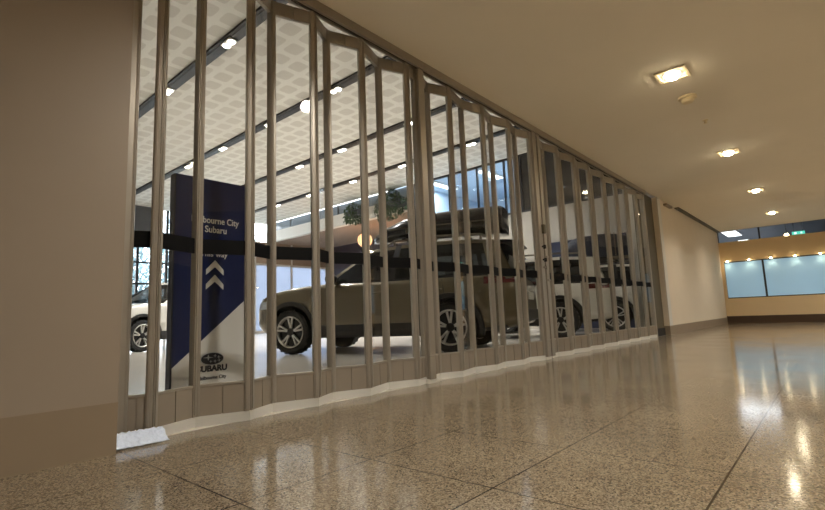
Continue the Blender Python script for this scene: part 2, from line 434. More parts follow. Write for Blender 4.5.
# ------------------------------------------------------------------ head track of the folding shutter
bm = NB()
box(bm, .66, 9.16, -.034, -.012, 2.535, H); box(bm, .66, 9.16, .012, .034, 2.535, H)
box(bm, .66, 9.16, -.012, .012, 2.575, H)
struct('trim_6', bm, M['bronze'])
bm = NB(); box(bm, .66, 9.16, -.011, .011, 2.545, 2.575); struct('trim_7', bm, M['darkgap'])
bm = NB(); box(bm, .724, .79, .0, .07, 0, 2.535); struct('trim_8', bm, M['bronze'])
bm = NB(); box(bm, 9.1, 9.16, .0, .07, 0, 2.535); struct('trim_9', bm, M['bronze'])

# ------------------------------------------------------------------ folding shutter leaves
ZP0, ZP1, ZK, ZG = .05, 2.52, .205, 2.432
def make_panel(root, p0, p1, seal=True, wide=True):
    L = root.location; off = (-L.x, -L.y, -L.z)
    w = math.hypot(p1[0]-p0[0], p1[1]-p0[1]); s = .024
    bm = NB()
    for u0, u1 in ((.0, s), (w-s, w)):
        slab(bm, p0, p1, -.017, .017, ZP0, ZP1, u0, u1)
        slab(bm, p0, p1, -.022, .022, ZP0+.01, ZP1-.01, u0+.006, u1-.006)
    slab(bm, p0, p1, -.013, .013, ZG, ZP1, s, w/2-.0015); slab(bm, p0, p1, -.013, .013, ZG, ZP1, w/2+.0015, w-s)
    slab(bm, p0, p1, -.009, .009, ZG+.004, ZP1-.004, w/2-.0015, w/2+.0015)
    slab(bm, p0, p1, -.014, .014, ZK-.012, ZK, s, w-s)
    pan = obj('panel', bm, M['bronze'], root, loc=off, bevel=.002)
    bm = NB()
    slab(bm, p0, p1, -.011, .011, ZP0, ZK-.012, s, w/2-.003); slab(bm, p0, p1, -.011, .011, ZP0, ZK-.012, w/2+.003, w-s)
    slab(bm, p0, p1, -.006, .006, ZP0+.003, ZK-.014, w/2-.003, w/2+.003)
    obj('kick_plate', bm, M['kick'], pan)
    bm = NB(); slab(bm, p0, p1, -.0025, .0025, ZK, ZG, s, w-s); obj('glass_pane', bm, M['glass'], pan)
    bm = NB(); slab(bm, p0, p1, -.0045, .0045, .872, .95, s, w-s); obj('visibility_band', bm, M['band'], pan)
    if seal:
        bm = NB()
        slab(bm, p0, p1, -.012, .012, .0, ZP0, -.004, w+.004)
        obj('bottom_seal', bm, M['seal'], pan)
    return pan
def hinge(root, p):
    L = root.location; bm = NB()
    lathe(bm, [(.011, ZP0), (.011, ZP1+.012)], (p[0], p[1], 0), n=12)
    for z in (.42, 1.25, 2.05): lathe(bm, [(.0135, z), (.0135, z+.08)], (p[0], p[1], 0), n=12)
    obj('hinge_post', bm, M['bronze'], root, smooth=False, loc=(-L.x, -L.y, -L.z))
def post(root, x0, x1, y0, y1):
    L = root.location; bm = NB(); box(bm, x0, x1, y0, y1, .03, 2.535)
    box(bm, x0-.004, x1+.004, y0-.004, y0+.01, .2, .21); 
    return obj('lead_post', bm, M['bronze'], root, bevel=.004, loc=(-L.x, -L.y, -L.z))
leafA = thing('folding_shutter', 'left leaf of the bronze framed glass folding shutter, in front of the khaki car', 'folding door', (.75, 0, 0))
A = [(.795, .04), (.902, 0), (1.142, .092), (1.387, 0), (1.584, .092), (1.835, 0), (2.02, .092), (2.264, 0), (2.529, .092), (2.751, 0), (2.882, .03)]
B = [(2.956, .03), (3.113, .085), (3.317, 0), (3.60, .07), (3.853, 0), (4.11, .07), (4.35, 0), (4.60, .07), (4.815, 0)]
for x0_, x1_ in ((2.884, 2.954), (4.86, 4.945)):
    bm = NB(); box(bm, x0_-.02, x1_+.016, -.012, .03, 0, .03); obj('bottom_seal', bm, M['seal'], leafA, loc=(-.75, 0, 0))
for P in (A, B):
    for a, b in zip(P, P[1:]): make_panel(leafA, a, b)
for p in A[1:-1]+B[1:-1]: hinge(leafA, p)
post(leafA, 2.884, 2.954, -.02, .06)
lp = post(leafA, 4.86, 4.945, -.02, .06)
leafC = thing('folding_shutter', 'right leaf of the bronze framed glass folding shutter, in front of the white cars', 'folding door', (5.0, 0, 0))
rp = post(leafC, 4.975, 5.045, -.02, .06)
C = [(5.05, .03), (5.25, .06), (5.5, 0), (5.72, .06), (6.015, 0), (6.28, .06), (6.515, 0), (6.76, .06), (7.062, 0), (7.30, .06), (7.578, 0), (7.82, .06), (8.049, 0), (8.33, .06), (8.592, 0), (8.85, .06), (9.09, .01)]
for a, b in zip(C, C[1:]): make_panel(leafC, a, b)
for p in C[1:-1]: hinge(leafC, p)
# lock hardware on the meeting posts
bm = NB(); box(bm, 4.925, 4.972, -.05, -.012, 1.37, 1.47); o = obj('lock_box', bm, M['olive'], leafA, bevel=.004, loc=(-.75, 0, 0))
for z in (1.22, 1.075, .99):
    bm = NB(); box(bm, 4.90, 4.972, -.036, -.012, z-.008, z+.008); box(bm, 4.935, 4.955, -.046, -.014, z-.02, z+.02)
    obj('latch', bm, M['darkgap'] if z != .99 else M['bronze'], leafA, loc=(-.75, 0, 0))
bm = NB(); box(bm, 4.98, 5.03, -.034, -.012, 1.105, 1.12); obj('latch', bm, M['bronze'], leafC, loc=(-5, 0, 0))
bm = NB(); box(bm, 4.98, 5.03, -.034, -.012, .845, .86); obj('latch', bm, M['bronze'], leafC, loc=(-5, 0, 0))
# bluish white strip of unknown material along the shutter foot by the wall
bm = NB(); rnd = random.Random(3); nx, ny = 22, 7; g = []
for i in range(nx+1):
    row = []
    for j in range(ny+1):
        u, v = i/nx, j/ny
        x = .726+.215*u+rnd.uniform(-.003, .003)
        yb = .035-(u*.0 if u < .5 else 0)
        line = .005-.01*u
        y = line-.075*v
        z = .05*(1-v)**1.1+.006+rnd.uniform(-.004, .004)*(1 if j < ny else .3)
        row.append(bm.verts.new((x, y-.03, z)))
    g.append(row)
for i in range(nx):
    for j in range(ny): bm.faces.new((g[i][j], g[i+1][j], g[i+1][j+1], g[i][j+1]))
o = obj('foot_strip', bm, M['plastic'], smooth=True)
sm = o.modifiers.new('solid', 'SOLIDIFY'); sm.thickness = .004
tag(o, 'crumpled bluish white strip on the floor where the shutter meets the beige wall', 'plastic sheet')

# ------------------------------------------------------------------ totem sign
YS = .7
sign = thing('totem_sign', 'tall navy and pale grey totem sign with white arrows behind the shutter', 'sign', (1.525, YS+.03, 0))
off = (-1.525, -(YS+.03), 0)
x0, x1, zt = 1.277, 1.77, 1.475; za, zb = .245, .672
def prism(pts, y0, y1):
    bm = NB(); a = [bm.verts.new((x, y0, z)) for x, z in pts]; b = [bm.verts.new((x, y1, z)) for x, z in pts]
    bm.faces.new(a); bm.faces.new(b[::-1]); n = len(pts)
    for i in range(n): bm.faces.new((a[i], b[i], b[(i+1) % n], a[(i+1) % n]))
    return bm
obj('navy_face', prism([(x0, za), (x1, zb), (x1, zt), (x0, zt)], YS, YS+.06), M['navy'], sign, loc=off)
obj('grey_face', prism([(x0+.004, 0.0), (x1, 0.0), (x1, zb), (x0+.004, za+.003)], YS+.001, YS+.06), M['signwhite'], sign, loc=off)
bm = NB(); box(bm, x0-.008, x0, YS-.002, YS+.065, 0, zt); box(bm, x1, x1+.008, YS-.002, YS+.065, 0, zt); obj('sign_edge', bm, M['darkletter'], sign, loc=off)
def T(s, size, width, x, z, m, bold=0.):
    o = put_text('lettering', s, size, width, (x, YS-.0015, z), m, sign, bold); o.location = off; return o
T('Melbourne City', .062, .33, 1.545, 1.195, M['letter'], .0008)
T('Subaru', .062, .15, 1.545, 1.133, M['letter'], .0008)
T('This way', .05, .19, 1.535, .968, M['letter'], .0006)
for zc in (.925, .828):
    bm = prism([(1.482, zc-.06), (1.542, zc+.004), (1.602, zc-.06), (1.602, zc-.115+.02), (1.542, zc-.042), (1.482, zc-.115+.02)], YS-.003, YS)
    obj('arrow', bm, M['letter'], sign, loc=off)
T('SUBARU', .052, .2, 1.535, .222, M['darkletter'], .0022)
T('Melbourne City', .032, .19, 1.535, .165, M['darkletter'], .0004)
bm = NB()
def oval(bm, cx, cz, rx, rz, y0, y1, n=40):
    a = [bm.verts.new((cx+rx*math.cos(2*PI*k/n), y0, cz+rz*math.sin(2*PI*k/n))) for k in range(n)]
    b = [bm.verts.new((cx+rx*math.cos(2*PI*k/n), y1, cz+rz*math.sin(2*PI*k/n))) for k in range(n)]
    bm.faces.new(a); bm.faces.new(b[::-1])
    for k in range(n): bm.faces.new((a[k], b[k], b[(k+1) % n], a[(k+1) % n]))
oval(bm, 1.533, .285, .08, .042, YS-.002, YS)
emb = obj('emblem', bm, M['silver'], sign, loc=off)
bm = NB(); oval(bm, 1.533, .285, .074, .037, YS-.004, YS-.002); obj('emblem_field', bm, M['darkletter'], emb)
def star(cx, cz, rx, rz):
    pts = []
    for k in range(8):
        r = 1 if k % 2 == 0 else .22; a = PI/4*k
        pts.append((cx+rx*r*math.cos(a), cz+rz*r*math.sin(a)))
    return prism(pts, YS-.006, YS-.004)
for cx, cz, rx, rz in ((1.505, .294, .036, .02), (1.55, .302, .014, .011), (1.575, .293, .015, .011), (1.578, .272, .015, .011), (1.55, .268, .015, .011), (1.522, .268, .013, .010)):
    obj('star', star(cx, cz, rx, rz), M['silver'], emb)

# ------------------------------------------------------------------ cars
STN = [(-1.0, .66, .46, .92), (-.985, .76, .40, .97), (-.93, .84, .35, 1.0), (-.78, .885, .31, 1.03), (-.5, .9, .28, 1.045), (-.2, .905, .26, 1.05), (.1, .905, .25, 1.05), (.5, .905, .25, 1.05),
       (.9, .905, .25, 1.05), (1.3, .905, .25, 1.055), (1.7, .905, .25, 1.06), (2.0, .905, .25, 1.065), (2.25, .905, .25, 1.06), (2.5, .905, .26, 1.04), (2.75, .90, .27, 1.015), (2.95, .885, .28, .985),
       (3.12, .855, .30, .95), (3.26, .80, .33, .905), (3.36, .72, .37, .85), (3.42, .62, .42, .79)]
def lerp_stn(x):
    for a, b in zip(STN, STN[1:]):
        if a[0] <= x <= b[0]:
            t = (x-a[0])/(b[0]-a[0]); return [a[i]+(b[i]-a[i])*t for i in range(4)]
    return list(STN[0] if x < STN[0][0] else STN[-1])
def half_profile(w, zb, zt):
    h = zt-zb
    return [(0, zb), (.8*w, zb), (.95*w, zb+.05), (.995*w, zb+.2*h), (1.0*w, zb+.5*h), (.995*w, zb+.72*h), (.965*w, zb+.9*h), (.935*w, zt-.015), (.89*w, zt), (.5*w, zt+.02), (0, zt+.028)]
def side_y(x, z):
    _, w, zb, zt = lerp_stn(x); P = half_profile(w, zb, zt)[2:9]
    for a, b in zip(P, P[1:]):
        if a[1] <= z <= b[1]: return a[0]+(b[0]-a[0])*(z-a[1])/(b[1]-a[1])
    return P[0][0] if z < P[0][1] else P[-1][0]
COLS = [(2.05, 1.26), (1.95, 1.17), (.94, .86), (.84, .77), (-.06, -.05), (-.15, -.13), (-.60, -.46), (-.90, -.66)]
KINDS = ['p', 'g', 'p', 'g', 'p', 'g', 'p']
RW = 2.62   # wheelbase
def roof_z(x): return 1.60-.045*((x-.35)/.95)**2*(1 if x > .35 else 1.1)
def gpt(c, v, s):
    bx, rx = COLS[c]; bz = lerp_stn(bx)[3]; z1 = roof_z(rx)
    by, ry = .825, .655
    if c == 0: by, ry = .80, .64
    if c == 7: by, ry = .79, .63
    return Vector((bx+(rx-bx)*v, s*(by+(ry-by)*v+.035*math.sin(PI*v)), bz-.01+(z1-bz+.01)*v))
def quad(bm, pts, mi=0):
    f = bm.faces.new([bm.verts.new(p) for p in pts]); f.material_index = mi; f.smooth = False
def strip(bm, f, us, vs, mi=0):
    g = [[bm.verts.new(f(u, v)) for v in vs] for u in us]
    for i in range(len(us)-1):
        for j in range(len(vs)-1):
            q = bm.faces.new((g[i][j], g[i+1][j], g[i+1][j+1], g[i][j+1])); q.material_index = mi; q.smooth = True
def frange(a, b, n): return [a+(b-a)*i/n for i in range(n+1)]

def wheel_cut(me_obj):
    cut = NB()
    for x in (0, RW):
        for s in (-1, 1):
            prof = [(.415, s*.58), (.415, s*1.1)]
            lathe(cut, prof, (x, 0, .345), 'y', 40)
    for f in cut.faces: f.material_index = 1
    bmesh.ops.recalc_face_normals(cut, faces=cut.faces)
    cm = bpy.data.meshes.new('cutter'); cut.to_mesh(cm); cut.free()
    cm.materials.append(M['cladding']); cm.materials.append(M['cladding'])
    co = link(bpy.data.objects.new('cutter', cm))
    co.parent = me_obj.parent
    md = me_obj.modifiers.new('cut', 'BOOLEAN'); md.object = co; md.operation = 'DIFFERENCE'; md.solver = 'EXACT'
    dg = bpy.context.evaluated_depsgraph_get(); dg.update()
    nm = bpy.data.meshes.new_from_object(me_obj.evaluated_get(dg))
    me_obj.modifiers.clear(); me_obj.data = nm
    bpy.data.objects.remove(co); bpy.data.meshes.remove(cm)

def make_wheel(car, x, s, rimm):
    bm = NB()
    lathe(bm, [(.24, -.105), (.305, -.112), (.335, -.10), (.346, -.07), (.348, 0), (.346, .07), (.335, .10), (.305, .112), (.24, .105)], axis='y', n=48, cap=False)
    for k in range(48):   # tread blocks on the shoulder
        a = 2*PI*k/48
        if k % 2: continue
        c, sn = math.cos(a), math.sin(a)
        for yy in (-.088, .088):
            p = Vector((c*.342, yy, sn*.342)); t = Vector((-sn, 0, c)); r = Vector((c, 0, sn))
            pts = [p+t*dt*.014+Vector((0, dy*.016, 0))+r*dr*.008 for dr in (-1, 1) for dt, dy in ((-1, -1), (1, -1), (1, 1), (-1, 1))]
            v = [bm.verts.new(q) for q in pts]
            for f in ((3, 2, 1, 0), (4, 5, 6, 7), (0, 1, 5, 4), (1, 2, 6, 5), (2, 3, 7, 6), (3, 0, 4, 7)): bm.faces.new([v[i] for i in f])
    w = obj('wheel', bm, M['tyre'], car, loc=(x, s*.80, .346)); w.rotation_euler = (0, 0, 0 if s > 0 else PI)
    bm = NB(); lathe(bm, [(.236, .02), (.25, .105), (.238, .113), (.224, .10), (.222, .03)], axis='y', n=48, cap=False)
    for k in range(5):     # five split spokes
        for da in (-.17, .17):
            a = 2*PI*k/5+.3; a1 = a+da; a0 = a+da*.5
            p0 = Vector((.05*math.cos(a0), .085, .05*math.sin(a0))); p1 = Vector((.235*math.cos(a1), .098, .235*math.sin(a1)))
            d = (p1-p0).normalized(); n = Vector((0, 1, 0)); t = d.cross(n)
            v = [bm.verts.new(q) for q in (p0-t*.011-n*.03, p0+t*.011-n*.03, p1+t*.016-n*.03, p1-t*.016-n*.03, p0-t*.011, p0+t*.011, p1+t*.016, p1-t*.016)]
            for f in ((3, 2, 1, 0), (4, 5, 6, 7), (0, 1, 5, 4), (1, 2, 6, 5), (2, 3, 7, 6), (3, 0, 4, 7)): bm.faces.new([v[i] for i in f])
    obj('rim', bm, rimm, w)
    bm = NB(); lathe(bm, [(.06, .03), (.06, .092), (.035, .1)], axis='y', n=20); obj('hub_cap', bm, M['rimdark'], w)
    bm = NB(); lathe(bm, [(.236, .0), (.236, .045), (.10, .05)], axis='y', n=32); obj('brake_disc', bm, M['rimdark'], w)

def make_car(label, cat, rear, heading, paint, k=1.0, racks=True):
    """rear = plan position of the left rear wheel's outer face; heading = degrees, 0 faces +y"""
    th = math.radians(heading); f = Vector((-math.sin(th), math.cos(th))); l = Vector((-f.y, f.x))
    o = Vector(rear)-l*(.912*k)
    car = thing('car', label, cat, (o.x, o.y, 0), th+PI/2); car.scale = (k, k, k)
    # lower body
    bm = NB(); rings = []
    for x, w, zb, zt in STN:
        hp = half_profile(w, zb, zt)
        ring = hp+[(-y, z) for y, z in hp[-2:0:-1]]
        rings.append([bm.verts.new((x, y, z)) for y, z in ring])
    n = len(rings[0])
    for a, b in zip(rings, rings[1:]):
        for i in range(n):
            q = bm.faces.new((a[i], a[(i+1) % n], b[(i+1) % n], b[i])); q.smooth = True
            cx = (a[i].co.x+b[i].co.x)/2; zz = (a[i].co.z+a[(i+1) % n].co.z)/2
            if zz < .36: q.material_index = 1
            if i in (8, 9, 10, 11) and -.9 < cx < 2.0: q.material_index = 1
    bm.faces.new(rings[0]); bm.faces.new(rings[-1][::-1])
    body = obj('body', bm, [paint, M['cladding']], car)
    wheel_cut(body)
    for p in body.data.polygons: p.use_smooth = p.area < .5 and p.use_smooth
    # greenhouse: pillars, headers and roof
    bm = NB()
    for s in (-1, 1):
        for c, kd in enumerate(KINDS):
            fn = lambda u, v, c=c, s=s: gpt(c, v, s).lerp(gpt(c+1, v, s), u)
            if kd == 'p': strip(bm, fn, [0, 1], frange(0, 1, 5), 1 if c in (2, 4) else 0)
            else:
                strip(bm, fn, [0, .5, 1], [.9, 1]); strip(bm, fn, [0, .5, 1], [0, .07], 1)
    def roof(u, v):   # u -1..1 across, v index along COLS
        c = min(int(v), 6); t = v-c
        p = gpt(c, 1, 1).lerp(gpt(c+1, 1, 1), t)
        e = 1-u*u
        bul = .07*e if v == 0 else (-.06*e if v == 7 else 0)
        return Vector((p.x+bul, p.y*u, p.z+.05*(1-abs(u)**3)))
    strip(bm, roof, frange(-1, 1, 10), [i/2 for i in range(15)])
    def wind(c, bulge):
        def fn(u, v):
            p = gpt(c, v, 1); return Vector((p.x+bulge*(1-u*u), p.y*u, p.z+.05*(1-abs(u)**3)*v))
        return fn
    strip(bm, wind(0, .07), frange(-1, 1, 10), [.93, 1]); strip(bm, wind(7, -.06), frange(-1, 1, 10), [0, .2]); strip(bm, wind(7, -.06), frange(-1, 1, 10), [.88, 1])
    obj('cabin_frame', bm, [paint, M['cladding']], car, fixn=False)
    for s in (-1, 1):
        for c, kd in enumerate(KINDS):
            if kd == 'g':
                fn = lambda u, v, c=c, s=s: gpt(c, v, s).lerp(gpt(c+1, v, s), u)-Vector((0, s*.006, 0))
                bm = NB(); strip(bm, fn, [0, .5, 1], frange(.06, .91, 4)); obj('side_window', bm, M['carglass'], car, fixn=False)
    bm = NB(); strip(bm, wind(0, .066), frange(-1, 1, 10), frange(0, .94, 4)); obj('windscreen', bm, M['carglass'], car, fixn=False)
    bm = NB(); strip(bm, wind(7, -.057), frange(-.92, .92, 10), frange(.19, .89, 3)); obj('rear_window', bm, M['carglass'], car, fixn=False)
    # seats
    for x, y in ((.95, .38), (.95, -.38), (.12, .42), (.12, -.42)):
        bm = NB(); box(bm, x-.06, x+.06, y-.23, y+.23, .9, 1.26); box(bm, x-.05, x+.04, y-.12, y+.12, 1.28, 1.42)
        for v in bm.verts: v.co.x -= (v.co.z-.9)*.25
        obj('seat', bm, M['interior'], car, bevel=.03)
    bm = NB()   # steering wheel ring
    pts = [(1.42+.05*math.sin(a), -.38+.17*math.cos(a), 1.13+.15*math.sin(a)) for a in frange(0, 2*PI, 16)]
    tube(bm, pts, .014, 6); obj('steering_wheel', bm, M['cladding'], car)
    # cladding: wheel arch lips, sills, rear bumper skin
    for x in (0, RW):
        for s in (-1, 1):
            bm = NB(); seg = 22; ring = []
            for i in range(seg+1):
                a = math.radians(-14)+math.radians(208)*i/seg
                row = []
                for r in (.41, .415, .475, .485):
                    xx = x+r*math.cos(a); zz = .345+r*math.sin(a)
                    yy = side_y(xx, max(zz, .3))
                    row.append(bm.verts.new((xx, s*(yy+(.022 if r in (.415, .475) else -.03)), zz)))
                ring.append(row)
            for p, q in zip(ring, ring[1:]):
                for j in range(3): bm.faces.new((p[j], p[j+1], q[j+1], q[j]))
            obj('wheel_arch', bm, M['cladding'], car)
    for s in (-1, 1):
        bm = NB(); xs = frange(.46, RW-.46, 6)
        g = []
        for x in xs:
            w = side_y(x, .45); g.append([bm.verts.new((x, s*y, z)) for y, z in ((w-.06, .24), (w+.012, .26), (w+.022, .34), (w+.006, .43), (w-.02, .44))])
        for p, q in zip(g, g[1:]):
            for j in range(4): bm.faces.new((p[j], p[j+1], q[j+1], q[j]))
        obj('sill_cladding', bm, M['cladding'], car)
    def wrap(zs, us, out, name, m, front=False):
        """patch hugging the body's end around its corner; u = path position"""
        bm = NB()
        path = [s for s in STN if (s[0] > 2.9 if front else s[0] < -.45)]
        if front: path = path[::-1]
        e = path[0]
        pts = [(e[0], y*e[1]/8, -1) for y in range(0, 8)]+[(p[0], None, i) for i, p in enumerate(path)]
        return bm
    # rear bumper, tail lamps, plate, handles of the tailgate
    def band(x_list, z0, z1, out, s):
        bm = NB(); g = []
        for x in x_list:
            g.append([bm.verts.new((x, s*(side_y(x, z)+out), z)) for z in frange(z0, z1, 2)])
        for p, q in zip(g, g[1:]):
            for j in range(2): bm.faces.new((p[j], p[j+1], q[j+1], q[j]))
        return bm
    for s in (-1, 1):
        bm = band([-.5, -.64, -.78, -.86, -.93, -.97], .92, 1.02, .008, s)
        vs = [v for v in bm.verts]; 
        w = lerp_stn(-.99)[1]
        g = [[bm.verts.new((-.98-.012, s*y, z)) for z in (.92, 1.0)] for y in (.80, .62, .40)]
        for p, q in zip(g, g[1:]): bm.faces.new((p[0], p[1], q[1], q[0]))
        obj('tail_lamp', bm, M['tail'], car)
        bm = band([3.02, 3.12, 3.2, 3.27, 3.33, 3.38], .72, .84, .008, s); obj('headlamp', bm, M['lamp'], car)
    bm = NB()
    box(bm, -1.03, -.9, -.62, .62, .40, .56); box(bm, -1.015, -.9, -.78, .78, .42, .52)
    obj('rear_bumper', bm, M['cladding'], car, bevel=.02)
    bm = NB(); box(bm, -1.012, -1.0, -.26, .26, .70, .81); obj('number_plate', bm, M['plate'], car)
    bm = NB(); box(bm, 3.40, 3.445, -.45, .45, .50, .74); obj('grille', bm, M['cladding'], car, bevel=.02)
    bm = NB(); box(bm, -.93, -.62, -.56, .56, 1.535, 1.565)
    for v in bm.verts:
        if v.co.x < -.8: v.co.y *= .92; v.co.z -= .015
    obj('spoiler', bm, M['cladding'], car, bevel=.01)
    # doors: seams, handles, mirrors
    for s in (-1, 1):
        for xs in ((1.92, 1.80), (.9, .9), (.1, -.02)):
            bm = NB(); pts = []
            for i in range(7):
                z = .40+.62*i/6; x = xs[1]+(xs[0]-xs[1])*(i/6)
                if xs[0] < .5 and z < .75: x += .42*(.75-z)/.35*.55
                pts.append((x, s*(side_y(x, z)-.001), z))
            tube(bm, pts, .005, 5); obj('door_seam', bm, M['cladding'], car)
        for x in (.2, 1.06):
            bm = NB(); y = side_y(x, .88); box(bm, x-.1, x+.1, s*y-.012, s*y+.035, .865, .893); obj('door_handle', bm, paint, car, bevel=.008)
        bm = NB(); lathe(bm, [(.03, -.10), (.085, -.07), (.1, 0), (.085, .08), (.03, .11)], (1.80, s*1.0, 1.12), 'y', 12)
        for v in bm.verts: v.co.z = 1.12+(v.co.z-1.12)*.75; v.co.x = 1.80+(v.co.x-1.80)*.8
        box(bm, 1.76, 1.82, min(s*.84, s*.93), max(s*.84, s*.93), 1.04, 1.09)
        obj('wing_mirror', bm, M['cladding'], car, smooth=True)
        bm = NB()
        pts = [(1.05-1.62*i/12, s*.60, roof_z(1.05-1.62*i/12)+(.085 if 0 < i < 12 else .03)) for i in range(13)]
        tube(bm, pts, .017, 8); 
        for i in (1, 6, 11): tube(bm, [pts[i], (pts[i][0], pts[i][1], pts[i][2]-.07)], .02, 8)
        obj('roof_rail', bm, M['rail'], car)
    if racks:
        for x in (.75, -.15):
            bm = NB(); box(bm, x-.03, x+.03, -.64, .64, roof_z(x)+.085, roof_z(x)+.115); obj('cross_bar', bm, M['black'], car, bevel=.008)
    for x in (0, RW):
        for s in (1, -1): make_wheel(car, x, s, M['alloy'])
    return car
carA = make_car('khaki metallic car with black roof box, parked behind the middle of the glass shutter', 'car', (5.37, 1.65), 20, M['khaki'], 1.0)
carB = make_car('white car between the khaki car and another white car, wheel showing beside the shutter lock', 'car', (8.96, 1.66), 20, M['whitepaint'], 1.0)
carC = make_car('white car carrying a navy tent on its roof, at the right end of the shutter', 'car', (11.7, 1.55), 20, M['whitepaint'], 1.0)
carD = make_car('white car parked side on behind the navy totem sign, nose to the left', 'car', (6.39, 9.58), 110, M['whitepaint'], .97, racks=False)

def on_car(car, p):
    return car.matrix_world @ Vector(p)
bpy.context.view_layer.update()
# roof box on the khaki car
p = on_car(carA, (.3, .12, 1.72))
rb = thing('roof_box', 'glossy black roof box with pointed nose on the khaki car', 'roof box', p, carA.rotation_euler.z)
def shell(z_of, zlist, name, m):
    bm = NB(); ring = []
    stn = [(-1.02, .28), (-1.0, .36), (-.92, .40), (-.5, .42), (0, .42), (.5, .40), (.85, .33), (1.05, .22), (1.15, .08)]
    for x, w in stn:
        t = z_of(x)
        r = [(w*.9, 0), (w, t*.3), (w, t*.55), (w*.93, t*.85), (w*.75, t), (0, t*1.06)]
        r = r+[(-y, z) for y, z in r[-2::-1]]
        ring.append([bm.verts.new((x, y, z)) for y, z in r])
    for a, b in zip(ring, ring[1:]):
        for i in range(len(a)-1): bm.faces.new((a[i], a[i+1], b[i+1], b[i]))
        bm.faces.new((a[-1], a[0], b[0], b[-1]))
    bm.faces.new(ring[0]); bm.faces.new(ring[-1])
    return obj(name, bm, m, rb, smooth=True)
shell(lambda x: .36 if x < .2 else .36-.27*((x-.2)/.95)**1.6, 0, 'box_shell', M['boxblack'])
bm = NB(); box(bm, -.95, .9, .405, .425, .14, .155); box(bm, -.95, .9, -.425, -.405, .14, .155); obj('lid_seam', bm, M['rail'], rb)
for x in (.4, -.55):
    bm = NB(); box(bm, x-.04, x+.04, .41, .44, .06, .13); obj('lid_latch', bm, M['rail'], rb)
# soft tent on the last car
p = on_car(carC, (.2, 0, 1.72))
tt = thing('rooftop_tent', 'dark navy tent on the roof of the white car at the shutter end', 'rooftop tent', p, carC.rotation_euler.z)
bm = NB(); box(bm, -1.0, 1.0, -.62, .62, 0, .08); obj('tent_base', bm, M['rail'], tt, bevel=.01)
bm = NB(); g = []
for i in range(13):
    u = -1+2*i/12; row = []
    for j in range(9):
        v = -1+2*j/8
        h = .62*(1-abs(u)**3.2)**.5*(1-.12*v*v)
        row.append(bm.verts.new((u*.98, v*.6*(1-.08*abs(u)), .08+max(h, .02)+.012*math.sin(9*u+4*v))))
    g.append(row)
base = [[bm.verts.new((r[0].co.x, r[0].co.y, .08)) for r in g], [bm.verts.new((r[-1].co.x, r[-1].co.y, .08)) for r in g]]
for i in range(12):
    for j in range(8): bm.faces.new((g[i][j], g[i+1][j], g[i+1][j+1], g[i][j+1]))
    bm.faces.new((base[0][i], base[0][i+1], g[i+1][0], g[i][0])); bm.faces.new((base[1][i], g[i][-1], g[i+1][-1], base[1][i+1]))
obj('tent_cover', bm, M['tent'], tt, smooth=True)
bm = NB(); tube(bm, [(-.35, -.62, .1), (-.35, -.6, .66), (-.35, 0, .735), (-.35, .6, .66), (-.35, .62, .1)], .012, 6); obj('tent_strap', bm, M['rail'], tt)
# navy display wall in front of the mezzanine wall
bm = NB(); box(bm, 13.86, 13.96, 1.75, 4.3, 0, 2.62)
o = obj('display_wall', bm, M['navywall'], bevel=.01); tag(o, 'plain navy display wall against the grey wall behind the two white cars', 'display wall')

# ------------------------------------------------------------------ showroom lights
TR = [(4.12, 'first', [5.45, 8.1]), (6.68, 'second', [5.5, 8.15, 10.6, 12.85]), (9.3, 'third', [5.6, 8.35, 10.5]), (11.8, 'fourth', [5.35, 8.15, 10.65, 13.3, 15.6])]
bm = NB(); box(bm, -.115, .115, 0, 18.2, -.05, 0); box(bm, -.06, .06, .05, 18.15, -.06, -.05)
tr_me = None
NTH = ['nearest', 'second', 'third', 'fourth', 'farthest']
lamp_proto = None
for ti, (tx, word, ys) in enumerate(TR):
    if tr_me is None:
        o = obj('lighting_track', bm, M['black'], loc=(tx, 1.2, ZS-.004)); tr_me = o
    else:
        o = tr_me.copy(); link(o); o.location = (tx, 1.2, ZS-.004)
    tag(o, f'black lighting track across the patterned showroom ceiling, {word} from the left', 'lighting track', 'black ceiling tracks')
    for li, y in enumerate(ys):
        lab = f'white spot lamp on the {word} black ceiling track from the left, {NTH[li] if li else "nearest the shutter"}' + (' along it' if li else '')
        if lamp_proto is None:
            r = thing('track_spotlight', lab, 'spot lamp', (tx, y, ZS-.066), 0, 'spot lamps on the ceiling tracks')
            b2 = NB(); box(b2, -.085, .085, -.17, .17, -.03, 0); obj('housing', b2, M['white'], r, bevel=.01)
            b2 = NB(); lathe(b2, [(.01, -.03), (.07, -.032), (.055, -.05), (.01, -.056)], (0, -.085, 0), n=18); lathe(b2, [(.01, -.03), (.07, -.032), (.055, -.05), (.01, -.056)], (0, .085, 0), n=18); obj('lens', b2, M['spotglow'], r)
            lamp_proto = r
        else:
            r = copy_tree(lamp_proto); r.location = (tx, y, ZS-.066); r['label'] = lab
        ld = bpy.data.lights.new('showroom spot', 'SPOT'); ld.energy = 330 if ti < 2 else 480; ld.color = (1, .98, .95); ld.spot_size = math.radians(125); ld.spot_blend = .7; ld.shadow_soft_size = .12
        lo = link(bpy.data.objects.new('showroom_spot', ld)); lo.location = (tx, y, ZS-.2)
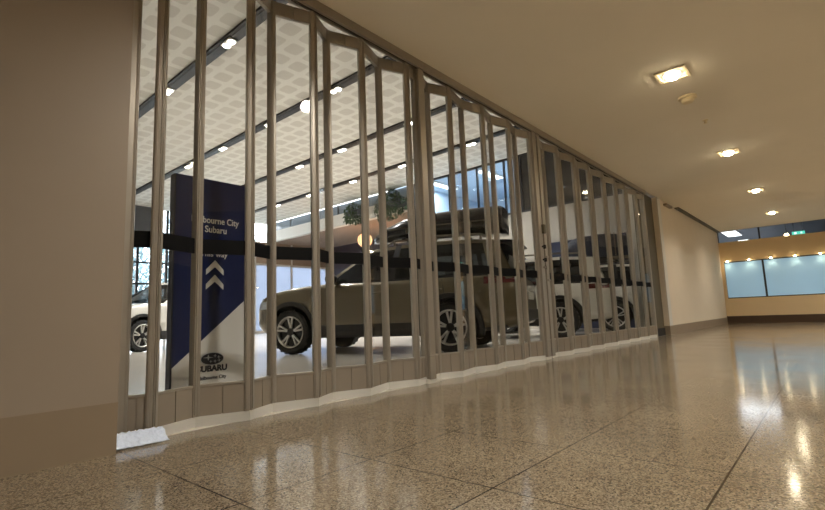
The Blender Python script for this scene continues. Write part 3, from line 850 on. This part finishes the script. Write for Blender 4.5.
# office ceiling panels
for x, y, lab in ((15.1, 6.75, 'white strip light on the office ceiling behind the bright upper window, nearer the dark windows'), (15.1, 8.9, 'white strip light on the office ceiling behind the bright upper window, above the khaki car')):
    r = thing('ceiling_light', lab, 'ceiling light', (x, y, ZS), 0, 'office strip lights')
    bm = NB(); box(bm, -.75, .75, -.17, .17, -.05, 0); obj('housing', bm, M['white'], r)
    bm = NB(); box(bm, -.72, .72, -.14, .14, -.06, -.05); obj('diffuser', bm, M['panelglow'], r)
    ld = bpy.data.lights.new('office', 'AREA'); ld.energy = 60; ld.size = 1.2; ld.color = (.86, .94, 1)
    lo = link(bpy.data.objects.new('office_light', ld)); lo.location = (x, y, ZS-.08)
# globe pendant under the balcony
r = thing('pendant_lamp', 'glowing orange globe pendant lamp hanging under the balcony above the khaki car', 'pendant lamp', (14.5, 12.95, 4.72))
bm = NB(); tube(bm, [(0, 0, 0), (0, 0, -.45)], .012); lathe(bm, [(.06, -.03), (.06, 0)], n=16); obj('cord', bm, M['black'], r)
bm = NB(); bmesh.ops.create_icosphere(bm, subdivisions=2, radius=.33); bmesh.ops.translate(bm, verts=bm.verts, vec=(0, 0, -.75)); obj('globe_shade', bm, M['globe'], r)
bm = NB()
for k in range(6):
    a = PI*k/6; tube(bm, [(.345*math.sin(t)*math.cos(a), .345*math.sin(t)*math.sin(a), -.75+.345*math.cos(t)) for t in frange(0, 2*PI, 24)], .008, 5)
obj('lattice', bm, M['rail'], r)
ld = bpy.data.lights.new('pendant', 'POINT'); ld.energy = 90; ld.color = (1, .55, .3); ld.shadow_soft_size = .4
lo = link(bpy.data.objects.new('pendant_light', ld)); lo.location = (14.9, 12.95, 3.2)
# plants on the balcony edge
for i, (y, r_, lab) in enumerate(((12.75, .5, 'smaller leafy green plant trailing over the white balcony edge, above the orange globe lamp'), (10.6, .85, 'larger leafy green plant trailing over the white balcony edge above the black roof box'))):
    t = thing('trailing_plant', lab, 'plant', (XM-.25, y, 5.0), 0, 'plants on the balcony edge')
    bm = NB(); box(bm, -.2, .245, -r_*.8, r_*.8, -.12, .14); obj('planter', bm, M['bulk'], t, bevel=.01)
    obj('foliage', leaves(700 if i else 380, (-.05, 0, .02), (.42, r_*1.05, .62 if i else .5), .09, 90+i, .35), M['leaf'], t, fixn=False)

# ------------------------------------------------------------------ mall lights and ceiling fittings
def downlight(x, y, lab):
    r = thing('downlight', lab, 'downlight', (x, y, H), 0, 'recessed ceiling downlights')
    bm = NB()
    for a in ((-.125, .125, -.125, -.1), (-.125, .125, .1, .125), (-.125, -.1, -.1, .1), (.1, .125, -.1, .1)): box(bm, a[0], a[1], a[2], a[3], -.012, -.001)
    obj('trim_ring', bm, M['smokewhite'], r)
    bm = NB(); lathe(bm, [(.07, -.001), (.082, -.006), (.08, -.008), (.05, -.004)], n=24); obj('reflector', bm, M['silver'], r)
    bm = NB(); lathe(bm, [(.05, -.008), (.058, -.02), (.045, -.042), (.012, -.05)], n=20); obj('bulb', bm, M['bulb'], r)
    return r
NEAR = ['nearest and largest warm ceiling downlight, with a square trim, beside the smoke detector', 'second warm ceiling downlight from the camera, beyond the smoke detector', 'third warm ceiling downlight from the camera, second from the far wall', 'farthest warm ceiling downlight, closest to the far wall']
for i, x in enumerate((4.71, 7.75, 10.76, 13.76)): downlight(x, -1.5, NEAR[i])
for x in (1.7, 4.71, 7.75, 10.76, 13.76):
    ld = bpy.data.lights.new('downlight', 'SPOT'); ld.energy = 150; ld.color = (1, .935, .835); ld.spot_size = math.radians(150); ld.spot_blend = .8; ld.shadow_soft_size = .06
    lo = link(bpy.data.objects.new('downlight_or_fill', ld)); lo.location = (x, -1.5, H-.045)
for x in (-1.3, 1.7, 4.71, 7.75, 10.76, 13.76):      # unseen fill lamps added behind the camera to brighten the mall
    ld = bpy.data.lights.new('downlight', 'SPOT'); ld.energy = 290; ld.color = (1, .935, .835); ld.spot_size = math.radians(150); ld.spot_blend = .8; ld.shadow_soft_size = .06
    lo = link(bpy.data.objects.new('downlight_or_fill', ld)); lo.location = (x, -4.6, H-.045)
r = thing('smoke_detector', 'round ivory smoke detector on the ceiling beside the nearest downlight', 'smoke detector', (5.35, -1.49, H))
bm = NB(); lathe(bm, [(.085, 0), (.085, -.018), (.075, -.022)], n=28); obj('base', bm, M['smokewhite'], r, smooth=False)
bm = NB(); lathe(bm, [(.06, -.022), (.06, -.045), (.045, -.06), (.012, -.064)], n=28); obj('sensor_cap', bm, M['smokewhite'], r)
bm = NB(); lathe(bm, [(.03, 0), (.03, -.006), (.012, -.01), (.012, -.03), (.022, -.032), (.022, -.036)], (6.19, -1.5, H), n=16)
tag(obj('ceiling_sprinkler', bm, M['smokewhite']), 'small sprinkler head on the ceiling between the first and second downlights', 'sprinkler head')
bm = NB(); box(bm, 10.3, 10.75, -.1, -.035, 2.5, 2.54)
tag(obj('wall_bar', bm, M['tanbase'], bevel=.005), 'small beige bar fixed high on the cream wall just right of the shutter', 'wall fitting')  # plain bar, its purpose unknown
# mini spots along the head of the far window
WORDS = ['first from the cream side wall', 'second from the cream side wall', 'middle of the five in view', 'second from the photo edge', 'nearest the photo edge']
mini = None
for i, y in enumerate((-.2, -.71, -1.2, -1.71, -2.22)):
    lab = f'tiny warm spot lamp above the frosted far window, {WORDS[i]}'
    if mini is None:
        mini = r = thing('mini_spot', lab, 'spot lamp', (XF-.001, y, 1.74), 0, 'mini spots along the far window head')
        bm = NB(); box(bm, -.05, 0, -.02, .02, .0, .02); obj('bracket', bm, M['steel'], r)
        bm = NB(); lathe(bm, [(.008, -.03), (.022, -.02), (.026, 0)], (-.05, 0, 0), n=14); obj('bulb', bm, M['minibulb'], r)
    else:
        r = copy_tree(mini); r.location = (XF-.001, y, 1.74); r['label'] = lab
    ld = bpy.data.lights.new('mini', 'SPOT'); ld.energy = 2.5; ld.color = (1, .8, .5); ld.spot_size = math.radians(140); ld.spot_blend = .8; ld.shadow_soft_size = .02
    lo = link(bpy.data.objects.new('mini_lamp', ld)); lo.location = (XF-.06, y, 1.69)
# lights and green sign in the upper far room
for x0_, x1_, y0_, y1_, lab in ((19.9, 21.5, -.05, .42, 'larger white light panel on the grey ceiling above the far wall'), (23.1, 24.0, -.05, .34, 'smaller white light panel on the grey ceiling above the far wall')):
    r = thing('light_panel', lab, 'light panel', ((x0_+x1_)/2, (y0_+y1_)/2, 3.1), 0, 'light panels in the upper far room')
    a, b = (x1_-x0_)/2, (y1_-y0_)/2
    bm = NB(); box(bm, -a, a, -b, b, -.03, 0); obj('frame', bm, M['white'], r)
    bm = NB(); box(bm, -a+.03, a-.03, -b+.03, b-.03, -.035, -.03); obj('diffuser', bm, M['panelglow'], r)
    ld = bpy.data.lights.new('upper', 'AREA'); ld.energy = 90; ld.size = 1.6; ld.color = (.88, .95, 1)
    lo = link(bpy.data.objects.new('upper_light', ld)); lo.location = ((x0_+x1_)/2, (y0_+y1_)/2, 3.05)
r = thing('pendant_globe', 'small round warm lamp above the far wall beside the green sign', 'lamp', (17.6, -1.52, 3.1))
bm = NB(); tube(bm, [(0, 0, 0), (0, 0, -.6)], .01); obj('stem', bm, M['steel'], r)
bm = NB(); bmesh.ops.create_uvsphere(bm, u_segments=16, v_segments=10, radius=.05); bmesh.ops.translate(bm, verts=bm.verts, vec=(0, 0, -.64)); obj('globe', bm, M['minibulb'], r)
r = thing('exit_sign', 'small glowing green sign hanging above the far wall', 'sign', (18, -1.78, 3.1))
bm = NB(); box(bm, -.02, .02, -.15, .15, -.62, -.52); obj('sign_box', bm, M['exitglow'], r)
bm = NB(); tube(bm, [(0, -.1, -.52), (0, -.1, 0)], .006); tube(bm, [(0, .1, -.52), (0, .1, 0)], .006); obj('hanger', bm, M['steel'], r)
bm = NB(); box(bm, -.024, -.02, .04, .1, -.6, -.54); box(bm, -.024, -.02, -.09, -.05, -.59, -.545); obj('sign_marks', bm, M['exitwhite'], r)

# ------------------------------------------------------------------ daylight, camera, output look
w = bpy.data.worlds.new('world'); sc.world = w; w.use_nodes = True
nt = w.node_tree; bg = nt.nodes['Background']
tc = nt.nodes.new('ShaderNodeTexCoord'); sp = nt.nodes.new('ShaderNodeSeparateXYZ'); nt.links.new(tc.outputs['Generated'], sp.inputs[0])
rp = nt.nodes.new('ShaderNodeValToRGB'); rp.color_ramp.elements[0].position = .45; rp.color_ramp.elements[0].color = (1, 1, 1, 1)
rp.color_ramp.elements[1].position = .9; rp.color_ramp.elements[1].color = (.78, .88, 1, 1)
mr = nt.nodes.new('ShaderNodeMapRange'); mr.inputs['From Min'].default_value = -1; nt.links.new(sp.outputs[2], mr.inputs['Value'])
nt.links.new(mr.outputs[0], rp.inputs[0]); nt.links.new(rp.outputs[0], bg.inputs['Color'])
bg.inputs['Strength'].default_value = 9

cam = bpy.data.cameras.new('camera'); co = link(bpy.data.objects.new('camera', cam))
F = Vector((0.7488570185446091, 0.650116787752788, 0.12869082352085362))
R = Vector((0.6588063978567112, -0.7513549096158922, -0.03794640877815727))
U = Vector((-0.07202288469329592, -0.11319877242307314, 0.9909584966094016))
co.matrix_world = Matrix(((R.x, U.x, -F.x, 0), (R.y, U.y, -F.y, -2.386), (R.z, U.z, -F.z, .5), (0, 0, 0, 1)))
cam.sensor_width = 36; cam.lens = 481.59/825*36; cam.clip_start = .02; cam.clip_end = 200
sc.camera = co
vs = sc.view_settings
vs.view_transform = 'Standard'; vs.look = 'None'; vs.exposure = 0; vs.gamma = 1; vs.use_curve_mapping = False
sc.cycles.max_bounces = 14; sc.cycles.transparent_max_bounces = 40; sc.cycles.glossy_bounces = 6
